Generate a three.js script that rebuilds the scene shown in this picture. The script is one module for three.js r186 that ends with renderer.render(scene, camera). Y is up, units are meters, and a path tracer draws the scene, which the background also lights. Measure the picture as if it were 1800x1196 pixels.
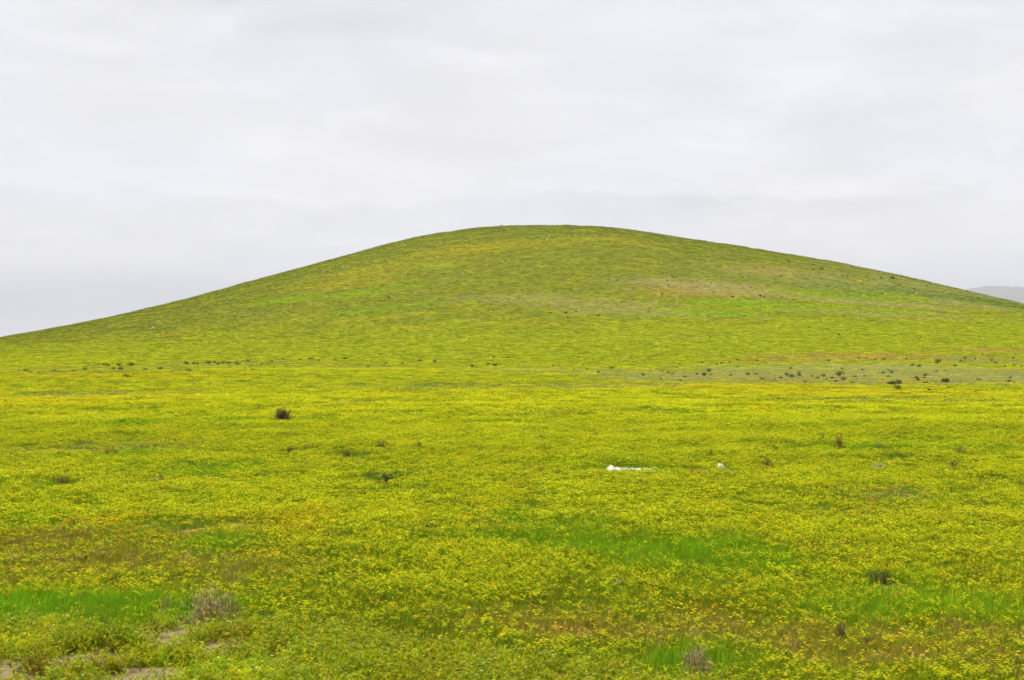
import * as THREE from 'three';
import { mergeGeometries } from 'three/addons/utils/BufferGeometryUtils.js';
import { createNoise2D, createNoise3D } from 'simplex-noise';

// ------------------------------------------------------------------ camera, sky, sun, exposure
const EYE = 2.3, FOCAL = 2473, HORIZON = 615;             // metres; photograph pixels (1800 x 1196)
const scene = new THREE.Scene();
const camera = new THREE.PerspectiveCamera(2 * Math.atan(598 / FOCAL) * 180 / Math.PI, 1800 / 1196, 0.2, 20000);
camera.position.set(0, EYE, 0);
camera.rotation.x = Math.atan((HORIZON - 598) / FOCAL);

const renderer = new THREE.WebGLRenderer({ antialias: true });
renderer.setSize(1024, 680);
renderer.toneMapping = THREE.LinearToneMapping;
renderer.toneMappingExposure = 2.5;
renderer.shadowMap.enabled = true;
renderer.shadowMap.type = THREE.PCFSoftShadowMap;

function rngOf(seed) { let s = seed >>> 0; return () => { s = (s + 0x6d2b79f5) | 0; let t = Math.imul(s ^ (s >>> 15), 1 | s); t = (t + Math.imul(t ^ (t >>> 7), 61 | t)) ^ t; return ((t ^ (t >>> 14)) >>> 0) / 4294967296; }; }
const noise = createNoise2D(rngOf(11)), noise3 = createNoise3D(rngOf(12));
const { clamp, smoothstep, lerp } = THREE.MathUtils;
const fbm = (x, y, n) => { let s = 0, a = 0.5; for (let i = 0; i < n; i++) { s += a * noise(x, y); x = x * 2.03 + 7.1; y = y * 2.03 - 3.7; a *= 0.5; } return s; };

// an even, thin overcast: soft layered cloud all the way round
{
  const W = 2048, H = 1024, data = new Float32Array(W * H * 4), K = 0.885 / renderer.toneMappingExposure;
  for (let r = 0; r < H; r++) {
    const el = ((r + 0.5) / H - 0.5) * Math.PI, deg = el * 180 / Math.PI, sy = Math.sin(el), cy = Math.cos(el);
    for (let c = 0; c < W; c++) {
      const az = ((c + 0.5) / W - 0.5) * 2 * Math.PI;
      const X = Math.cos(az) * cy, Z = Math.sin(az) * cy;
      let v = 0, warm = 0;
      if (deg > -1) {
        const k = 1 / (Math.max(sy, 0) + 0.10), px = X * k * 0.9, pz = Z * k * 0.9;
        const wx = px + 0.35 * noise(px * 0.9 + 3, pz * 0.9), wz = pz + 0.35 * noise(px * 0.9 - 9, pz * 0.9 + 5);
        const a = noise3(X * 5.2 + 2.0, deg * 0.33 + 0.6 * noise(wx, wz), Z * 5.2 - 1.0);
        const b = fbm(wx * 1.1 + 4.2, wz * 1.1 + 1.3, 5);
        const s = noise3(X * 9 + 20, deg * 0.8, Z * 9);
        v = 0.045 * a + 0.06 * b + 0.028 * s;
        // sheets of stratus with a crisp upper edge, drifting in and out
        const lift = deg * 0.115 + 0.10 * noise3(X * 3.5, deg * 0.05, Z * 3.5) + 0.030 * noise3(X * 14, deg * 0.4, Z * 14) + 0.012 * noise3(X * 40, deg, Z * 40) + 0.265;
        const f = lift - Math.floor(lift), sheet = (0.35 * smoothstep(f, 0, 0.6) + 0.65 * smoothstep(f, 0.70, 0.92)) * (1 - smoothstep(f, 0.95, 0.985));
        const there = smoothstep(noise3(X * 2.6 + 7, Math.floor(lift) * 3.1, Z * 2.6), -0.45, 0.35);
        v -= 0.095 * sheet * there * (1 - smoothstep(deg, 14, 30));
        v += 0.05 * smoothstep(f, 0.955, 0.99) * there * (1 - smoothstep(deg, 14, 30));
        const wisp = fbm(wx * 3.1 - 8, wz * 3.1 + 2, 4);
        v += 0.16 * Math.max(0, wisp - 0.2);
        warm = 0.5 + 0.5 * noise3(X * 3 - 4, deg * 0.14, Z * 3 + 6);
        const low = smoothstep(12 - deg, 0, 12);
        warm = clamp(0.62 * low + 0.35 * warm, 0, 1);
      }
      v += 0.02 + 0.36 * Math.exp(-Math.max(deg, 0) / 7) + 0.75 * Math.exp(-Math.max(deg, 0) / 2.6);                // the air thickens and brightens towards the horizon
      const o = (r * W + c) * 4, t = warm;
      data[o] = K * (1 + v) * lerp(0.985, 1.03, t); data[o + 1] = K * (1 + v) * lerp(0.99, 1.0, t); data[o + 2] = K * (1 + v) * lerp(1.05, 0.99, t); data[o + 3] = 1;
    }
  }
  const sky = new THREE.DataTexture(data, W, H, THREE.RGBAFormat, THREE.FloatType);
  sky.mapping = THREE.EquirectangularReflectionMapping; sky.magFilter = THREE.LinearFilter; sky.minFilter = THREE.LinearFilter; sky.needsUpdate = true;
  scene.background = sky; scene.environment = sky;
}
const sun = new THREE.DirectionalLight(0xfff3e0, 1.5);
sun.position.set(-120, 260, -40);
sun.target.position.set(0, 0, -140);
sun.castShadow = true; sun.shadow.radius = 24; sun.shadow.mapSize.set(4096, 4096);
Object.assign(sun.shadow.camera, { left: -260, right: 260, top: 260, bottom: -260, near: 1, far: 900 });
scene.add(sun, sun.target);

// ------------------------------------------------------------------ terrain
const CREST = [2.0, 2.3, 2.6, 2.85, 3.0, 3.19, 3.35, 3.62, 4.1, 5.22, 6.6, 8.29, 10.13, 11.98, 13.85, 15.74, 17.73, 19.63, 21.43, 23.19, 24.93, 26.58, 27.95, 29.0, 29.68, 30.04, 30.16, 30.15, 29.92, 29.32, 28.4, 27.42, 26.51, 25.6, 24.54, 23.45, 22.34, 21.1, 19.6, 17.84, 16.0, 13.92, 12.16, 10.96, 10.47, 10.2, 9.9, 9.5, 9.0, 8.4, 7.7];
function crest(x) {                                        // height of the hill's ridge line across the view
  const f = (x + 150) / 6;
  if (f <= 0) return CREST[0] * Math.exp(f / 12);
  if (f >= 50) return CREST[50] * Math.exp(-(f - 50) / 14);
  const i = Math.floor(f), t = f - i, p = (k) => CREST[clamp(k, 0, 50)];
  const a = p(i - 1), b = p(i), c = p(i + 1), d = p(i + 2);
  return b + 0.5 * t * (c - a + t * (2 * a - 5 * b + 4 * c - d + t * (3 * (b - c) + d - a)));
}
function rise(D) {
  if (D < 325) { const t = clamp((D - 118) / 207, 0, 1); return Math.pow(t * t * (3 - 2 * t), 1.15); }
  const t = clamp((D - 325) / 260, 0, 1); return 1 - t * t * (3 - 2 * t);
}
function height(x, D) {
  let h = crest(x) * rise(D);
  const near = smoothstep(D, 2, 14), far = 1 - smoothstep(D, 600, 2500);
  h += near * far * (0.10 * noise(x / 17 + 3, D / 17) + 0.05 * noise(x / 5.3 - 8, D / 5.3)) * (1 - 0.6 * smoothstep(D, 40, 80));
  h += 0.025 * noise(x / 1.3, D / 1.3 + 40) * (1 - smoothstep(D, 30, 60));
  const step = 84 + 6 * noise(x / 40, 5.5);                // the meadow drops a little before the grazed flat
  h -= 0.10 * smoothstep(D, step, step + 5) * (1 - smoothstep(D, 96, 118)) * smoothstep(x, -8, 22);
  h += 0.5 * smoothstep(D, 78, 124) * (1 - smoothstep(D, 126, 210));
  if (D > 120 && D < 500) h += 0.30 * rise(D) * fbm(x / 9, D / 9, 5);
  return h;
}
function ray(px, py) {                                     // where a photograph pixel meets the terrain: {x, D, y}
  const u = (px - 900) / FOCAL, e = (HORIZON - py) / FOCAL;
  let d0 = 3, d = 3;
  for (; d < 340; d0 = d, d *= 1.004) {
    if (EYE + e * d < height(u * d, d)) {
      for (let k = 0; k < 18; k++) { const m = (d0 + d) / 2; if (EYE + e * m < height(u * m, m)) d = m; else d0 = m; }
      break;
    }
  }
  return { x: u * d, D: d, y: height(u * d, d) };
}

// ------------------------------------------------------------------ plant cover: what grows where
// tint = leaf colour, F = share of yellow flowers, gold = share of them that are orange-yellow, h = height of growth, soil = bare earth
const KIND = {
  meadow: { tint: [0.24, 0.315, 0.007], F: 0.70, gold: 0.05, h: 1.0, soil: 0.05 },
  foot: { tint: [0.245, 0.315, 0.005], F: 0.60, gold: 0.03, h: 0.9, soil: 0.03 },
  slope: { tint: [0.182, 0.222, 0.0045], F: 0.11, gold: 0.3, h: 0.8, soil: 0.12 },
  green: { tint: [0.215, 0.375, 0.006], F: 0.2, gold: 0.0, h: 1.15, soil: 0.02 },
  lush: { tint: [0.235, 0.45, 0.006], F: 0.02, gold: 0.0, h: 1.5, soil: 0.0 },
  dark: { tint: [0.1, 0.19, 0.015], F: 0.05, gold: 0.0, h: 1.0, soil: 0.05 },
  brown: { tint: [0.335, 0.305, 0.03], F: 0.16, gold: 0.2, h: 0.6, soil: 0.18 },
  rust: { tint: [0.37, 0.265, 0.045], F: 0.10, gold: 0.8, h: 0.6, soil: 0.25 },
  grey: { tint: [0.255, 0.285, 0.06], F: 0.10, gold: 0.3, h: 0.45, soil: 0.22 },
  turf: { tint: [0.34, 0.36, 0.11], F: 0.05, gold: 0.3, h: 0.35, soil: 0.18 },
  tan: { tint: [0.335, 0.3, 0.1], F: 0.12, gold: 0.5, h: 0.5, soil: 0.4 },
  gold: { tint: [0.3, 0.3, 0.01], F: 0.80, gold: 0.85, h: 0.8, soil: 0.08 },
  yellow: { tint: [0.23, 0.3, 0.008], F: 1.0, gold: 0.03, h: 1.15, soil: 0.0 },
  sparse: { tint: [0.26, 0.32, 0.008], F: 0.35, gold: 0.14, h: 0.9, soil: 0.05 },
  verge: { tint: [0.43, 0.48, 0.009], F: 0.0, gold: 0.0, h: 0.6, soil: 0.25 },
  soil: { tint: [0.230, 0.180, 0.050], F: 0.0, gold: 0.0, h: 0.3, soil: 1.0 },
};
const PATCHES = [
  // foreground
  ['brown', 240, 965, 340, 46, .62], ['brown', 110, 1005, 220, 38, .6], ['brown', 430, 1000, 170, 36, .65], ['brown', 990, 1112, 190, 26, .7], ['brown', 1330, 1128, 260, 34, .7], ['brown', 1660, 1140, 260, 42, .7],
  ['rust', 1260, 1092, 90, 12, .8], ['rust', 75, 955, 60, 10, .4], ['rust', 1000, 1120, 100, 10, .6], ['rust', 1560, 1165, 90, 12, .6], ['sparse', 640, 1075, 200, 34, .8], ['sparse', 1500, 1075, 420, 32, .8],
  ['lush', 70, 1085, 280, 25, 1], ['green', 290, 1085, 130, 16, .8], ['green', 1110, 965, 300, 46, .75], ['lush', 1200, 985, 210, 32, .7], ['green', 1330, 1005, 160, 22, .8], ['lush', 1640, 1082, 260, 24, .65], ['green', 1560, 1050, 160, 20, .7],
  ['green', 385, 965, 70, 14, .9], ['green', 940, 918, 110, 16, .7], ['green', 310, 930, 60, 10, .7], ['green', 1250, 1170, 90, 22, .9], ['lush', 1210, 1185, 60, 14, .8], ['green', 640, 985, 60, 16, .6], ['green', 60, 920, 120, 16, .6],
  ['yellow', 860, 1012, 170, 34, .85], ['yellow', 620, 950, 130, 34, .8], ['yellow', 1640, 955, 230, 34, .8], ['yellow', 1320, 940, 250, 22, .7], ['yellow', 760, 1040, 120, 20, .6], ['yellow', 1480, 1000, 120, 14, .5],
  ['gold', 520, 925, 70, 22, .4], ['gold', 180, 925, 60, 10, .5],
  // middle of the meadow
  ['dark', 690, 846, 40, 8, 1], ['green', 345, 832, 130, 15, .85], ['green', 200, 806, 66, 10, 1], ['green', 400, 744, 60, 6, .9], ['dark', 330, 739, 44, 3, .6], ['green', 210, 746, 110, 9, .7], ['green', 360, 764, 60, 5, .6], ['green', 540, 742, 80, 5, .8],
  ['green', 640, 748, 40, 4, .7], ['green', 960, 775, 70, 6, .6], ['green', 1110, 831, 95, 7, 1], ['green', 1560, 788, 140, 11, 1], ['dark', 1600, 808, 54, 7, .9], ['green', 1700, 786, 70, 10, .7], ['dark', 1570, 830, 30, 4, .6], ['green', 1380, 745, 110, 6, .6], ['green', 1240, 726, 80, 4, .6], ['green', 1640, 876, 110, 10, .6],
  ['green', 1420, 800, 60, 6, .6], ['green', 900, 745, 120, 5, .4], ['grey', 250, 786, 170, 10, .7], ['grey', 50, 800, 90, 14, .7], ['grey', 1560, 868, 110, 9, .6], ['grey', 1290, 836, 90, 4, .6], ['green', 300, 876, 90, 10, .4], ['green', 60, 860, 100, 14, .5],
  ['yellow', 600, 770, 300, 16, .4], ['yellow', 1250, 770, 260, 12, .4], ['yellow', 1050, 710, 320, 6, .3], ['yellow', 1500, 735, 300, 8, .3], ['yellow', 150, 720, 220, 8, .3], ['yellow', 900, 800, 200, 12, .3],
  // bands before the hill
  ['gold', 60, 709, 200, 4, .8], ['gold', 680, 695, 60, 3, .6], ['tan', 640, 709, 90, 2.5, .6], ['gold', 1290, 684, 190, 6, .5], ['gold', 1560, 692, 240, 5, .6], ['tan', 1060, 680, 140, 6, .7], ['grey', 800, 680, 260, 7, .6], ['tan', 200, 693, 160, 4, .6],
  ['grey', 1580, 703, 240, 5, .6], ['turf', 1660, 659, 340, 22, 1], ['turf', 1400, 662, 250, 18, 1], ['turf', 1200, 664, 180, 12, .9], ['turf', 980, 652, 200, 7, .6], ['tan', 1500, 672, 190, 6, .6], ['tan', 1700, 672, 120, 6, .55], ['tan', 1300, 668, 150, 4, .5],
  ['rust', 1560, 627, 220, 6, .75], ['rust', 1360, 632, 90, 5, .6], ['rust', 1760, 617, 90, 5, .6], ['grey', 1740, 634, 110, 7, .7],
  ['grey', 120, 652, 260, 6, .75], ['grey', 420, 640, 180, 4, .6], ['yellow', 120, 634, 320, 4, .8], ['yellow', 420, 628, 200, 4, .7], ['grey', 90, 698, 120, 6, .5], ['gold', 200, 665, 260, 5, .4], ['rust', 290, 695, 90, 3, .4], ['grey', 640, 645, 120, 3, .5],
  // the hill
  ['gold', 900, 430, 140, 7, .45], ['gold', 800, 442, 100, 7, .4], ['gold', 690, 470, 130, 10, .35], ['gold', 620, 497, 90, 10, .35], ['gold', 1060, 420, 100, 5, .3],
  ['rust', 1385, 482, 100, 13, .6], ['tan', 1260, 505, 150, 12, .65], ['rust', 1230, 515, 120, 9, .5], ['tan', 1060, 535, 170, 9, .3], ['grey', 930, 524, 140, 9, .55], ['grey', 1150, 548, 180, 8, .6], ['grey', 1480, 500, 180, 20, .7], ['grey', 1640, 510, 130, 14, .7],
  ['dark', 1600, 518, 200, 14, .5], ['tan', 1540, 533, 140, 5, .6], ['tan', 1690, 535, 80, 4, .6], ['green', 1480, 519, 140, 7, .5], ['green', 1330, 536, 130, 8, .7], ['green', 1530, 544, 90, 5, .5], ['green', 1250, 549, 80, 6, .7], ['grey', 1560, 553, 170, 5, .6], ['yellow', 1590, 521, 40, 4, .5], ['yellow', 1510, 494, 22, 4, .5],
  ['green', 772, 468, 36, 4, .8], ['green', 610, 520, 60, 5, .6], ['green', 500, 528, 60, 5, .7], ['green', 700, 505, 70, 5, .4], ['green', 640, 548, 60, 4, .6], ['green', 740, 535, 60, 4, .4], ['grey', 780, 465, 20, 3, .5], ['dark', 980, 410, 60, 3, .5], ['dark', 1750, 535, 40, 5, .4],
].map(([kind, px, py, rx, ry, w]) => {
  const a = ray(px - rx, py), b = ray(px + rx, py), n = ray(px, py + ry), f = ray(px, py - ry);
  return { k: KIND[kind], x: (a.x + b.x) / 2, D: (n.D + f.D) / 2, rx: Math.abs(b.x - a.x) / 2 + 0.05, rD: Math.abs(f.D - n.D) / 2 + 0.05, w };
});
const SOILS = [[290, 1119, 24, 6], [185, 1152, 34, 6], [245, 1188, 70, 8], [15, 1178, 40, 14], [405, 1127, 30, 5], [120, 1165, 30, 8], [345, 935, 30, 5], [60, 1193, 30, 6]].map(([px, py, rx, ry]) => {
  const a = ray(px - rx, py), b = ray(px + rx, py), n = ray(px, py + ry), f = ray(px, py - ry);
  return { x: (a.x + b.x) / 2, D: (n.D + f.D) / 2 - 0.15, rx: (b.x - a.x) / 2 + 0.03, rD: (f.D - n.D) / 2 + 0.25 };
});
const lineOf = (pts) => { const w = pts.map(([px, py]) => ray(px, py)); return (x) => { if (x <= w[0].x) return w[0].D; for (let i = 1; i < w.length; i++) if (x <= w[i].x) return lerp(w[i - 1].D, w[i].D, (x - w[i - 1].x) / (w[i].x - w[i - 1].x)); return w[w.length - 1].D; }; };
const footLine = lineOf([[0, 612], [200, 597], [400, 587], [600, 579], [900, 573], [1200, 563], [1400, 554], [1600, 550], [1790, 549]]);
const vergePoints = [[0, 1104], [150, 1109], [320, 1104], [500, 1106], [650, 1116], [780, 1148], [950, 1172], [1120, 1196]].map(([a, b]) => ray(a, b));
const vergeLine = (x) => { const w = vergePoints; if (x <= w[0].x) return w[0].D + 0.1 * (w[0].x - x); for (let i = 1; i < w.length; i++) if (x <= w[i].x) return lerp(w[i - 1].D, w[i].D, (x - w[i - 1].x) / (w[i].x - w[i - 1].x)); return w[7].D - 0.9 * (x - w[7].x); };

const C = { r: 0, g: 0, b: 0, F: 0, gold: 0, h: 0, soil: 0, verge: 0, dry: 0 };
function blend(k, w) {
  C.r = lerp(C.r, k.tint[0], w); C.g = lerp(C.g, k.tint[1], w); C.b = lerp(C.b, k.tint[2], w);
  C.F = lerp(C.F, k.F, w); C.gold = lerp(C.gold, k.gold, w); C.h = lerp(C.h, k.h, w); C.soil = lerp(C.soil, k.soil, w);
  C.dry = lerp(C.dry, k === KIND.brown || k === KIND.rust || k === KIND.tan ? 1 : 0, w);
}
function cover(x, D) {
  const big = noise(x / 14 + 31, D / 14), mid = noise(x / 4.1, D / 4.1 + 77), fine = noise(x / 1.1 + 5, D / 1.1), tiny = noise(x / 0.4, D / 0.4);
  Object.assign(C, { r: KIND.meadow.tint[0], g: KIND.meadow.tint[1], b: KIND.meadow.tint[2], F: KIND.meadow.F, gold: KIND.meadow.gold, h: 1, soil: 0.05, verge: 0, dry: 0 });
  blend(KIND.sparse, 0.55 * (1 - smoothstep(D, 13, 22)));
  if (D > 60) C.F *= 1 - 0.38 * smoothstep(D, 55, 85);
  const edge = footLine(x) + 7 * mid + 9 * big;
  blend(KIND.foot, smoothstep(D, 112, 130));
  blend(KIND.slope, smoothstep(D, edge - 20, edge + 26));
  blend(KIND.green, 0.55 * smoothstep(mid * 0.6 + big * 0.5 + fine * 0.3, 0.35, 0.85));
  blend(KIND.grey, (D > 120 ? 0.22 : 0.42) * smoothstep(0.7 * noise(x / 9 - 50, D / 9) + 0.4 * fine, 0.4, 0.85));
  if (D > edge - 10) blend(KIND.gold, 0.3 * smoothstep(0.8 * noise(x / 12 + 90, D / 8) + 0.35 * fine, 0.25, 0.8) * (1 - smoothstep(x, 20, 60)));
  for (const p of PATCHES) {
    const dx = (x - p.x) / p.rx, dD = (D - p.D) / p.rD;
    if (dx > 1.7 || dx < -1.7 || dD > 1.7 || dD < -1.7) continue;
    const d = Math.sqrt(dx * dx + dD * dD) + 0.28 * mid + 0.28 * fine + 0.18 * tiny + 0.1 * big;
    if (d < 1.25) blend(p.k, p.w * (1 - smoothstep(d, 0.6, 1.25)));
  }
  const v = vergeLine(x) + 0.25 * fine + 0.1 * tiny;
  const verge = 1 - smoothstep(D, v - 0.25, v + 0.15);
  if (verge > 0) { blend(KIND.verge, verge); C.verge = verge; }
  for (const p of SOILS) {
    const d = Math.hypot((x - p.x) / p.rx, (D - p.D) / p.rD) + 0.35 * tiny;
    if (d < 1.2) blend(KIND.soil, 1 - smoothstep(d, 0.7, 1.2));
  }
  const close = 1 - 0.65 * smoothstep(D, 60, 130), k = 1 + 0.10 * fine * close + 0.10 * tiny * close + 0.06 * mid;
  C.r *= k * (1 + 0.06 * big); C.g *= k; C.b *= k;
  C.F = clamp(C.F * (1 + 0.5 * fine + 0.35 * mid + 0.3 * noise(x / 2.2 + 61, D / 2.2)), 0, 1); C.h *= 1 + 0.18 * noise(x / 1.7 - 20, D / 1.7) + 0.12 * fine;
  return C;
}

// ------------------------------------------------------------------ helpers for objects
const names = {};
const numbered = (n) => { const k = names[n] = (names[n] ?? -1) + 1; return k ? n + '_' + String(k).padStart(3, '0') : n; };
function tag(o, label, category, group, kind) { o.userData = { label, category }; if (group) o.userData.group = group; if (kind) o.userData.kind = kind; return o; }
function shade(o) { o.traverse((m) => { if (m.isMesh) { m.castShadow = true; m.receiveShadow = true; } }); return o; }

// ------------------------------------------------------------------ ground and hill, one continuous sheet cut in two
function grainTexture(seed, size, fn) {
  const d = new Uint8Array(size * size * 4), r = rngOf(seed);
  for (let i = 0; i < size * size; i++) { const v = clamp(Math.round(255 * fn(i % size, Math.floor(i / size), r)), 0, 255); d[i * 4] = d[i * 4 + 1] = d[i * 4 + 2] = v; d[i * 4 + 3] = 255; }
  const t = new THREE.DataTexture(d, size, size); t.wrapS = t.wrapT = THREE.RepeatWrapping; t.magFilter = THREE.LinearFilter; t.minFilter = THREE.LinearMipmapLinearFilter; t.generateMipmaps = true; t.needsUpdate = true; return t;
}
{
  const tile = (x, y, f, s) => { const a = x / 512 * 2 * Math.PI, b = y / 512 * 2 * Math.PI, R = f / (2 * Math.PI); return noise3(R * Math.cos(a) + 3 * s, R * Math.sin(a) + R * Math.cos(b) * 1.0, R * Math.sin(b) + s); };
  const bump = grainTexture(5, 512, (x, y, r) => 0.5 + 0.22 * tile(x, y, 26, 1) + 0.18 * tile(x, y, 70, 2) + 0.2 * (r() - 0.5));
  const rows = [-900, -300, -60, -12, 0, 2.5];
  for (let d = 4; d < 335; d *= 1.0072) rows.push(d);
  rows.push(345, 360, 380, 405, 435, 470, 510, 560, 620, 760, 1000, 1600, 3000, 5000, 7500, 10200);
  const cols = [-60, -14, -4, -1.6, -1.0, -0.8, -0.7];
  for (let k = 0; k <= 330; k++) cols.push(-0.62 + 1.24 * k / 330);
  cols.push(0.7, 0.8, 1.0, 1.6, 4, 14, 60);
  const nc = cols.length, nr = rows.length, pos = new Float32Array(nc * nr * 3), col = new Float32Array(nc * nr * 3), uv = new Float32Array(nc * nr * 2);
  const earth = [0.325, 0.26, 0.155], r = rngOf(8);
  for (let i = 0, v = 0; i < nr; i++) for (let j = 0; j < nc; j++, v++) {
    const D = rows[i], wide = Math.abs(D) + 12, x = cols[j] * (Math.abs(cols[j]) > 2 && wide > 600 ? Math.min(wide, 120) : wide);
    pos[v * 3] = x; pos[v * 3 + 1] = height(x, D); pos[v * 3 + 2] = -D; uv[v * 2] = x / 1.5; uv[v * 2 + 1] = D / 1.5;
    const c = cover(x, D), s = clamp(c.soil * 1.1 + 0.15 - 0.2 * smoothstep(D, 30, 125), 0, 1), k = 0.94 + 0.12 * r();
    // between the plants: litter and leaves, or bare earth, with the share of flowers that stand too close to tell apart
    const y = 0.55 * c.F * smoothstep(D, 60, 125), g = c.gold;
    const Y = [lerp(0.47, 0.56, g), lerp(0.49, 0.38, g), 0.010];
    ['r', 'g', 'b'].forEach((n, q) => { col[v * 3 + q] = k * lerp(lerp(c[n] * 0.95, earth[q], s), Y[q], y); });
  }
  const index = { ground: [], hill: [] };
  for (let i = 0; i < nr - 1; i++) for (let j = 0; j < nc - 1; j++) {
    const a = i * nc + j, b = a + 1, c = a + nc, d = c + 1;
    const hill = rows[i] > 121 && rows[i] < 600 && Math.abs(cols[j] + cols[j + 1]) / 2 < 0.9;
    index[hill ? 'hill' : 'ground'].push(a, b, c, b, d, c);
  }
  const whole = new THREE.BufferGeometry();
  whole.setAttribute('position', new THREE.BufferAttribute(pos, 3));
  whole.setIndex([...index.ground.slice(0, 0)]);
  const all = new Uint32Array(index.ground.length + index.hill.length); all.set(index.ground); all.set(index.hill, index.ground.length);
  whole.setIndex(new THREE.BufferAttribute(all, 1)); whole.computeVertexNormals();
  const nor = whole.getAttribute('normal').array;
  const mat = new THREE.MeshPhysicalMaterial({ vertexColors: true, roughness: 1, specularIntensity: 0.15, bumpMap: bump, bumpScale: 0.03, side: THREE.DoubleSide });
  for (const name of ['ground', 'hill']) {
    const map = new Map(), idx = index[name].map((v) => { if (!map.has(v)) map.set(v, map.size); return map.get(v); }), n = map.size;
    const g = new THREE.BufferGeometry(), P = new Float32Array(n * 3), N = new Float32Array(n * 3), K = new Float32Array(n * 3), U = new Float32Array(n * 2);
    for (const [v, w] of map) { for (let q = 0; q < 3; q++) { P[w * 3 + q] = pos[v * 3 + q]; N[w * 3 + q] = nor[v * 3 + q]; K[w * 3 + q] = col[v * 3 + q]; } U[w * 2] = uv[v * 2]; U[w * 2 + 1] = uv[v * 2 + 1]; }
    g.setAttribute('position', new THREE.BufferAttribute(P, 3)); g.setAttribute('normal', new THREE.BufferAttribute(N, 3)); g.setAttribute('color', new THREE.BufferAttribute(K, 3)); g.setAttribute('uv', new THREE.BufferAttribute(U, 2));
    g.setIndex(idx);
    const m = new THREE.Mesh(g, mat); m.name = name;
    tag(m, name === 'hill' ? 'broad grassy green hill rising behind the flower meadow' : 'flat meadow ground of soil and litter under the wildflowers', name === 'hill' ? 'hill' : 'ground', null, 'structure');
    scene.add(shade(m));
  }
}
// far mountain seen past the hill's right flank
{
  const n = 90, P = [], I = [];
  for (let i = 0; i <= n; i++) for (let j = 0; j <= n; j++) {
    const a = (i / n - 0.5) * 2, b = (j / n - 0.5) * 2, x = 3165 + a * 2250, z = -9000 + b * 800, q = Math.max(0, 1 - Math.pow(Math.abs(a), 2)) * Math.max(0, 1 - b * b);
    const y = -9 + 425 * Math.pow(q, 1.15) * (0.52 + 0.48 * Math.exp(-Math.pow((x - 3090) / 495, 2))) + 24 * q * fbm(x / 390, z / 390, 5);
    P.push(x, y, z); if (i < n && j < n) { const k = i * (n + 1) + j; I.push(k, k + 1, k + n + 1, k + 1, k + n + 2, k + n + 1); }
  }
  const g = new THREE.BufferGeometry(); g.setAttribute('position', new THREE.Float32BufferAttribute(P, 3)); g.setIndex(I); g.computeVertexNormals();
  const m = new THREE.Mesh(g, new THREE.MeshStandardMaterial({ color: new THREE.Color().setRGB(0.30, 0.30, 0.25), roughness: 1, side: THREE.DoubleSide }));
  m.name = 'mountain'; tag(m, 'pale blue distant mountain fading in haze past the hill', 'mountain', null, 'structure'); scene.add(shade(m));
}
scene.fog = new THREE.FogExp2(0xe0e8f6, 0.000155);

// ------------------------------------------------------------------ geometry builders for plants
class Leaves {                                             // collects small faces with a colour each
  constructor() { this.p = []; this.c = []; }
  tri(a, b, c, k) { this.p.push(...a, ...b, ...c); this.c.push(...k, ...k, ...k); }
  quad(a, b, c, d, k) { this.tri(a, b, c, k); this.tri(a, c, d, k); }
  build() { const g = new THREE.BufferGeometry(); g.setAttribute('position', new THREE.Float32BufferAttribute(this.p, 3)); g.setAttribute('color', new THREE.Float32BufferAttribute(this.c, 3)); g.computeVertexNormals(); return g; }
  blade(x, z, ang, lean, h, w, k, y = 0) {
    const cx = Math.cos(ang), cz = Math.sin(ang), px = -cz * w / 2, pz = cx * w / 2, mx = x + cx * lean * h * 0.3, mz = z + cz * lean * h * 0.3, tx = x + cx * lean * h, tz = z + cz * lean * h;
    this.quad([x - px, y, z - pz], [x + px, y, z + pz], [mx + px * 0.8, y + h * 0.55, mz + pz * 0.8], [mx - px * 0.8, y + h * 0.55, mz - pz * 0.8], k);
    this.tri([mx - px * 0.8, y + h * 0.55, mz - pz * 0.8], [mx + px * 0.8, y + h * 0.55, mz + pz * 0.8], [tx, y + h * (1 - 0.25 * Math.min(1, lean)), tz], k);
  }
  stem(a, b, w, k, r) { const t = r() * 6.28, ox = Math.cos(t) * w, oz = Math.sin(t) * w; this.quad([a[0] - ox, a[1], a[2] - oz], [a[0] + ox, a[1], a[2] + oz], [b[0] + ox * 0.6, b[1], b[2] + oz * 0.6], [b[0] - ox * 0.6, b[1], b[2] - oz * 0.6], k); }
  flower(c, s, k, r, petals = 4) {
    const tilt = 0.5 * (r() - 0.5), t2 = 0.5 * (r() - 0.5), o = r() * 6.28;
    for (let i = 0; i < petals; i++) {
      const a = o + i * 6.283 / petals, d = 0.42, q = 0.85 + 0.3 * r(), e = (ang, rad, up) => [c[0] + Math.cos(ang) * rad * s, c[1] + s * (up + Math.cos(ang) * tilt * rad + Math.sin(ang) * t2 * rad), c[2] + Math.sin(ang) * rad * s], kk = k.map((v) => v * q);
      this.quad([c[0], c[1], c[2]], e(a - d, 0.75, 0.18), e(a, 1, 0.25), e(a + d, 0.75, 0.18), kk);
    }
  }
}
const jit = (r, s) => 1 - s + 2 * s * r();
function grassPatch(seed, n, R, h0, h1, w, lean = 0.55, tone = 0.22) {
  const r = rngOf(seed), L = new Leaves();
  for (let i = 0; i < n; i++) {
    const a = r() * 6.283, q = R * Math.sqrt(r()), k = jit(r, tone), hue = jit(r, 0.13);
    L.blade(Math.cos(a) * q, Math.sin(a) * q, r() * 6.283, lean * (0.2 + r()), lerp(h0, h1, r()), w * jit(r, 0.3), [k * hue, k, k * 0.9]);
  }
  return L.build();
}
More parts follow.
